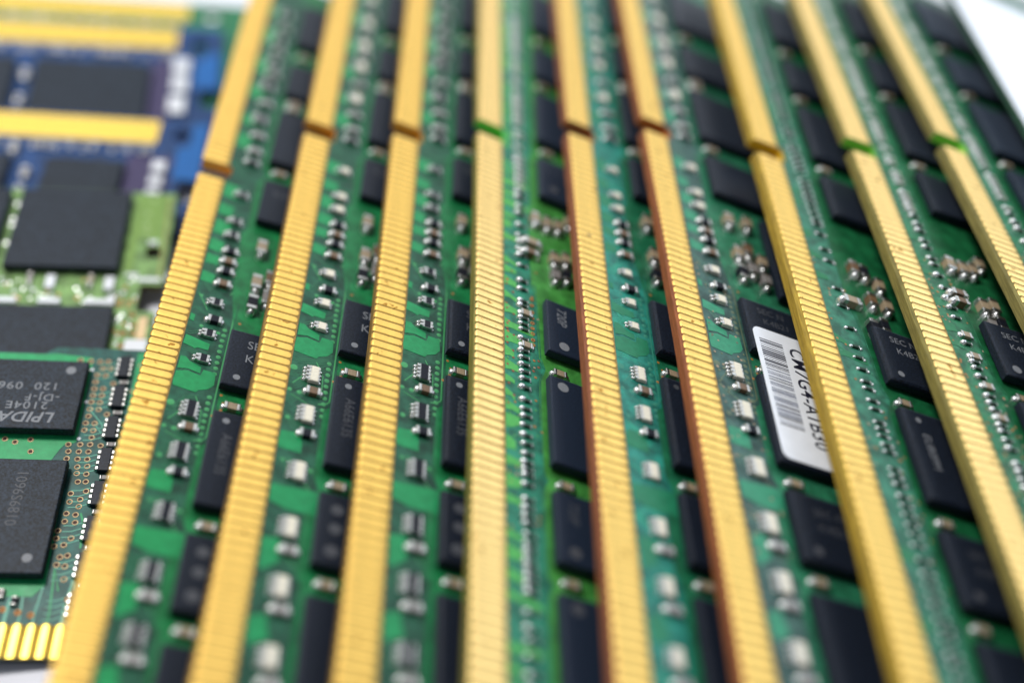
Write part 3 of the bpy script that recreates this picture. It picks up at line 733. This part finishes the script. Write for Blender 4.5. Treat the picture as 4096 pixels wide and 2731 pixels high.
# --- yellow-green board with two big chips
P = PCBS['YG']
yg = cross_board('circuit_board', 'yellow-green circuit board with two big black chips, a round hole and square notch', 'circuit board', (-40.658, 122.958, -9.5), -3.184, 6.453, 7.467)
flat_board(yg, P, [(0.5, 0.05), (-40, 0.05), (-40, -28.6), (0.3, -28.6), (0.3, -19.1), (-1.75, -19.1), (-1.75, -15.1), (0.62, -15.1), (0.62, -8)], [circle(-1.0, -9.9, 0.95, 0.95)], 0.8)
big_chip(yg, -16.9, -4.4, 1.25, 13.7, CHIP_GREY, 1.25); big_chip(yg, -16.4, -3.9, 19.6, 28.4, CHIP_GREY, 1.25)
big_chip(yg, -31, -18.2, 1.25, 13.7, CHIP_GREY, 1.25)
for a, bb, w, h in ((-11.5, 15.3, 1.0, 1.9), (-5.1, 15.35, 1.05, 1.9), (-15.7, 18.2, 2.1, 0.75), (-11.15, 18.2, 2.4, 0.75), (-6.15, 18.2, 2.5, 0.75), (-4.55, 17.9, 0.8, 1.4)):
    b = MB(); b.box(-w / 2, w / 2, -h / 2, h / 2, 0.02, 0.5, 0, 0.06); put('white_component', b.mesh('white_component', [WHITE]), yg, (a, -bb, 0))
for a, bb, w, h in ((-0.95, 14.3, 2.6, 0.6), (-1.2, 8.35, 1.0, 0.6), (-1.1, 24.2, 2.4, 1.8), (-2.9, 13.6, 1.4, 0.4)):  # some of these white pads paint glare and reflection onto the board
    b = MB(); b.box(-w / 2, w / 2, -h / 2, h / 2, 0.0, 0.10, 0, 0.03); put('pad_with_glare', b.mesh('pad_with_glare', [WHITE]), yg, (a, -bb, 0))
b = MB(); b.box(-0.5, 0.5, -1.6, 1.6, 0.0, 0.06, 0, 0.02); put('gold_pad', b.mesh('gold_pad', [VIA]), yg, (-0.75, -21.6, 0))
capacitor(yg, -13.8, -14.8, 0, 1.5, 0.6, 0.5, GREYCER, rt2); capacitor(yg, -7.2, -14.85, 0, 1.5, 0.6, 0.5, TAN, rt2)
random.seed(21)
for k in range(70):
    a, bb = random.uniform(-17, -2.4), random.uniform(14.4, 18.9)
    if k > 44: a, bb = random.uniform(-4.2, -2.0), random.uniform(13.8, 24)
    disc_part('solder_dot', yg, a, -bb, 0.004, random.uniform(0.14, 0.24), random.choice((SOLDER, WHITE, P['tent'], COPPER)))
for a, bb in ((-2.62, 17.83), (-3.65, 18.22), (-2.05, 19.67), (-1.72, 21.14), (-2.67, 22.37), (-1.62, 22.34), (-2.66, 24.23), (-2.0, 1.2), (-2.4, 3.6), (-2.3, 5.4), (-2.1, 6.6)):
    put('via', via_mesh(COPPER if bb > 10 else P['tent'], 0.34, 0.15), yg, (a, -bb, 0))
for a in (-17.55,):
    for bb in (2.5, 5.0, 6.0, 9.0): disc_part('solder_dot', yg, a, -bb, 0.004, 0.28, SOLDER)
patch('copper_area', yg, [(-2.9, -0.3), (-0.4, -0.3), (-0.4, -7.6), (-2.9, -7.6)], P['light'], flip=False)
patch('copper_area', yg, [(-3.9, -0.3), (-3.0, -0.3), (-3.0, -13), (-3.9, -13)], P['light'], flip=False)
trace(yg, [(-0.1, -0.4), (0.1, -14.5)], 0.25, mat('lime_border', (0.33, 0.30, 0.06, 1), 0.4))

# --- an added module under the first gold edge, standing in for shade in the gap
shade_board = cross_board('memory_module', 'added dark module under the first gold edge, standing in for shade beside the blue boards', 'memory module', (-38.6, 151.5, -12.75), 0, 0, 0)
flat_board(shade_board, PCBS[1], [(0, 0), (0, -39), (20, -39), (20, 0)], (), 1.1)
for q in range(4): big_chip(shade_board, 0.15, 9.5, 0.4 + 9.7 * q, 9.8 + 9.7 * q, CHIP, 1.1)

# --- blue modules and the far green one
def laptop_module(label, o, ang, P, gend, gb0, gb1, right, hole, hr, chips, whites, caps, notch, nb0, nb1, chip_b, cat='memory module'):
    root = cross_board('memory_module', label, cat, o, *ang)
    hl = circle(hole[0], -hole[1], hr, hr)
    dp = -24 if nb0 > 12 else (-25 if notch is None else -21)
    out = [(right, 0.35), (-44, 0.35), (-44, dp), (right, dp)]
    if notch is not None:
        out += [(right, -nb1), (notch, -nb1), (notch, -nb0), (right, -nb0)]
    flat_board(root, P, out, [hl], 0.9)
    def gp():
        b = MB(); b.box(-0.20, 0.20, -gb1, -gb0, 0.0, 0.05, 0, 0.02); return b.mesh('gold_finger', [GOLD_BRIGHT])
    me = cached(('lap', gb0, gb1), gp)
    patch('contact_strip', root, [(gend, -gb0 + 0.02), (-43.5, -gb0 + 0.02), (-43.5, -gb1), (gend, -gb1)], PCBS[2]['strip'], 0.0, 0.012, False)
    a = gend - 0.3
    while a > -43:
        put('gold_finger', me, root, (a, 0, 0)); a -= 0.6
    patch('copper_area', root, [(gend + 0.6, 0.1), (right - 0.15, 0.1), (right - 0.15, -gb1 + 0.1), (gend + 0.6, -gb1 + 0.1)][::-1], P['light'], flip=False) if hole[1] > 99 else None
    for a0, a1, b0, b1 in chips: big_chip(root, a0, a1, b0, b1, CHIP_GREY, 1.2)
    for a, bb, w, h in whites:
        b = MB(); b.box(-w / 2, w / 2, -h / 2, h / 2, 0.02, 0.9, 0, 0.15); put('white_component', b.mesh('white_component', [WHITE]), root, (a, -bb, 0))
    for a, bb in caps: capacitor(root, a, -bb, 0, 1.6, 0.9, 0.8, GREYCER, rt2)
    random.seed(int(abs(o[1])))
    a = -0.6
    while a > -30:
        capacitor(root, a, -(gb1 + 1.75 + random.uniform(-.2, .2)), 0, 1.0, 0.5, 0.4, random.choice((GREYCER, GREYCER, BLACKTOP, TAN)), rt2, False)
        a -= random.choice((0.9, 1.1, 1.8, 2.4))
    return root
PURPLE = mat('purple_mask', (0.060, 0.048, 0.115, 1), 0.45, 0, 0.2)
bb_ = laptop_module('blue laptop memory module lying directly above the yellow-green board, its gold contacts in full view', (-45.263, 139.695, -9.5), (-0.849, 6.499, 7.80), PCBS['BL'], 0.0, 0.05, 4.4, 6.5, (3.0, 2.6), 1.15,
    [(-12.3, -2.9, 9.3, 20.6), (-27, -16.7, 9.3, 20.6)], [(1.3, 9.5, 1.7, 1.9), (1.32, 12.2, 1.7, 1.5), (1.32, 14.6, 1.7, 1.6)], [(-17.0, 7.4), (-14.6, 11.8), (-14.6, 15.2)], 3.95, 11.2, 14.9, 9.3)
patch('copper_area', bb_, [(-3.0, -6.8), (2.6, -6.8), (2.8, -20.5), (-2.7, -20.5)][::-1], PURPLE, flip=False)
patch('copper_area', bb_, [(4.3, -0.2), (6.3, -0.2), (6.3, -11), (2.9, -11), (2.9, -5), (4.4, -4.4)][::-1], PCBS['BL']['light'], flip=False)
ba_ = laptop_module('blue laptop memory module between the far green module and the other blue module', (-47.882, 165.099, -9.5), (-6.062, 8.567, 8.197), PCBS['BL'], 0.2, 0.15, 4.85, 6.6, (3.5, 3.75), 1.35,
    [(-18.1, -2.9, 10.1, 22.2), (-35, -20.7, 10.1, 22.2)], [(1.25, 9.6, 2.2, 3.0), (1.3, 13.6, 2.2, 3.0), (1.15, 18.2, 2.2, 3.6)], [(-19.3, 13.0), (-19.3, 18.6)], 3.9, 14.0, 17.4, 10.1)
patch('copper_area', ba_, [(-2.8, -7.6), (0.0, -7.6), (0.0, -22), (-2.8, -22)][::-1], PURPLE, flip=False)
patch('copper_area', ba_, [(4.9, -5.6), (6.4, -5.6), (6.4, -13.5), (3.0, -13.5), (3.0, -8)][::-1], PCBS['BL']['light'], flip=False)
tg_ = laptop_module('green laptop memory module with gold contacts, farthest of the boards lying crosswise', (-47.98, 172.759, -9.5), (-4.417, 7.783, 9.0), PCBS['TG'], 0.6, 0.1, 3.9, 11.5, (4.0, 2.6), 1.2, [], [], [], None, 0, 0, 9)

# ------------------------------------------------------------------ table
me = bpy.data.meshes.new('table_top')
b = MB(); b.box(-600, 600, -300, 900, -40, -14.05, 0)
t = put('table_top', b.mesh('table_top', [TABLE]), None, (0, 0, 0))
t['kind'] = 'structure'
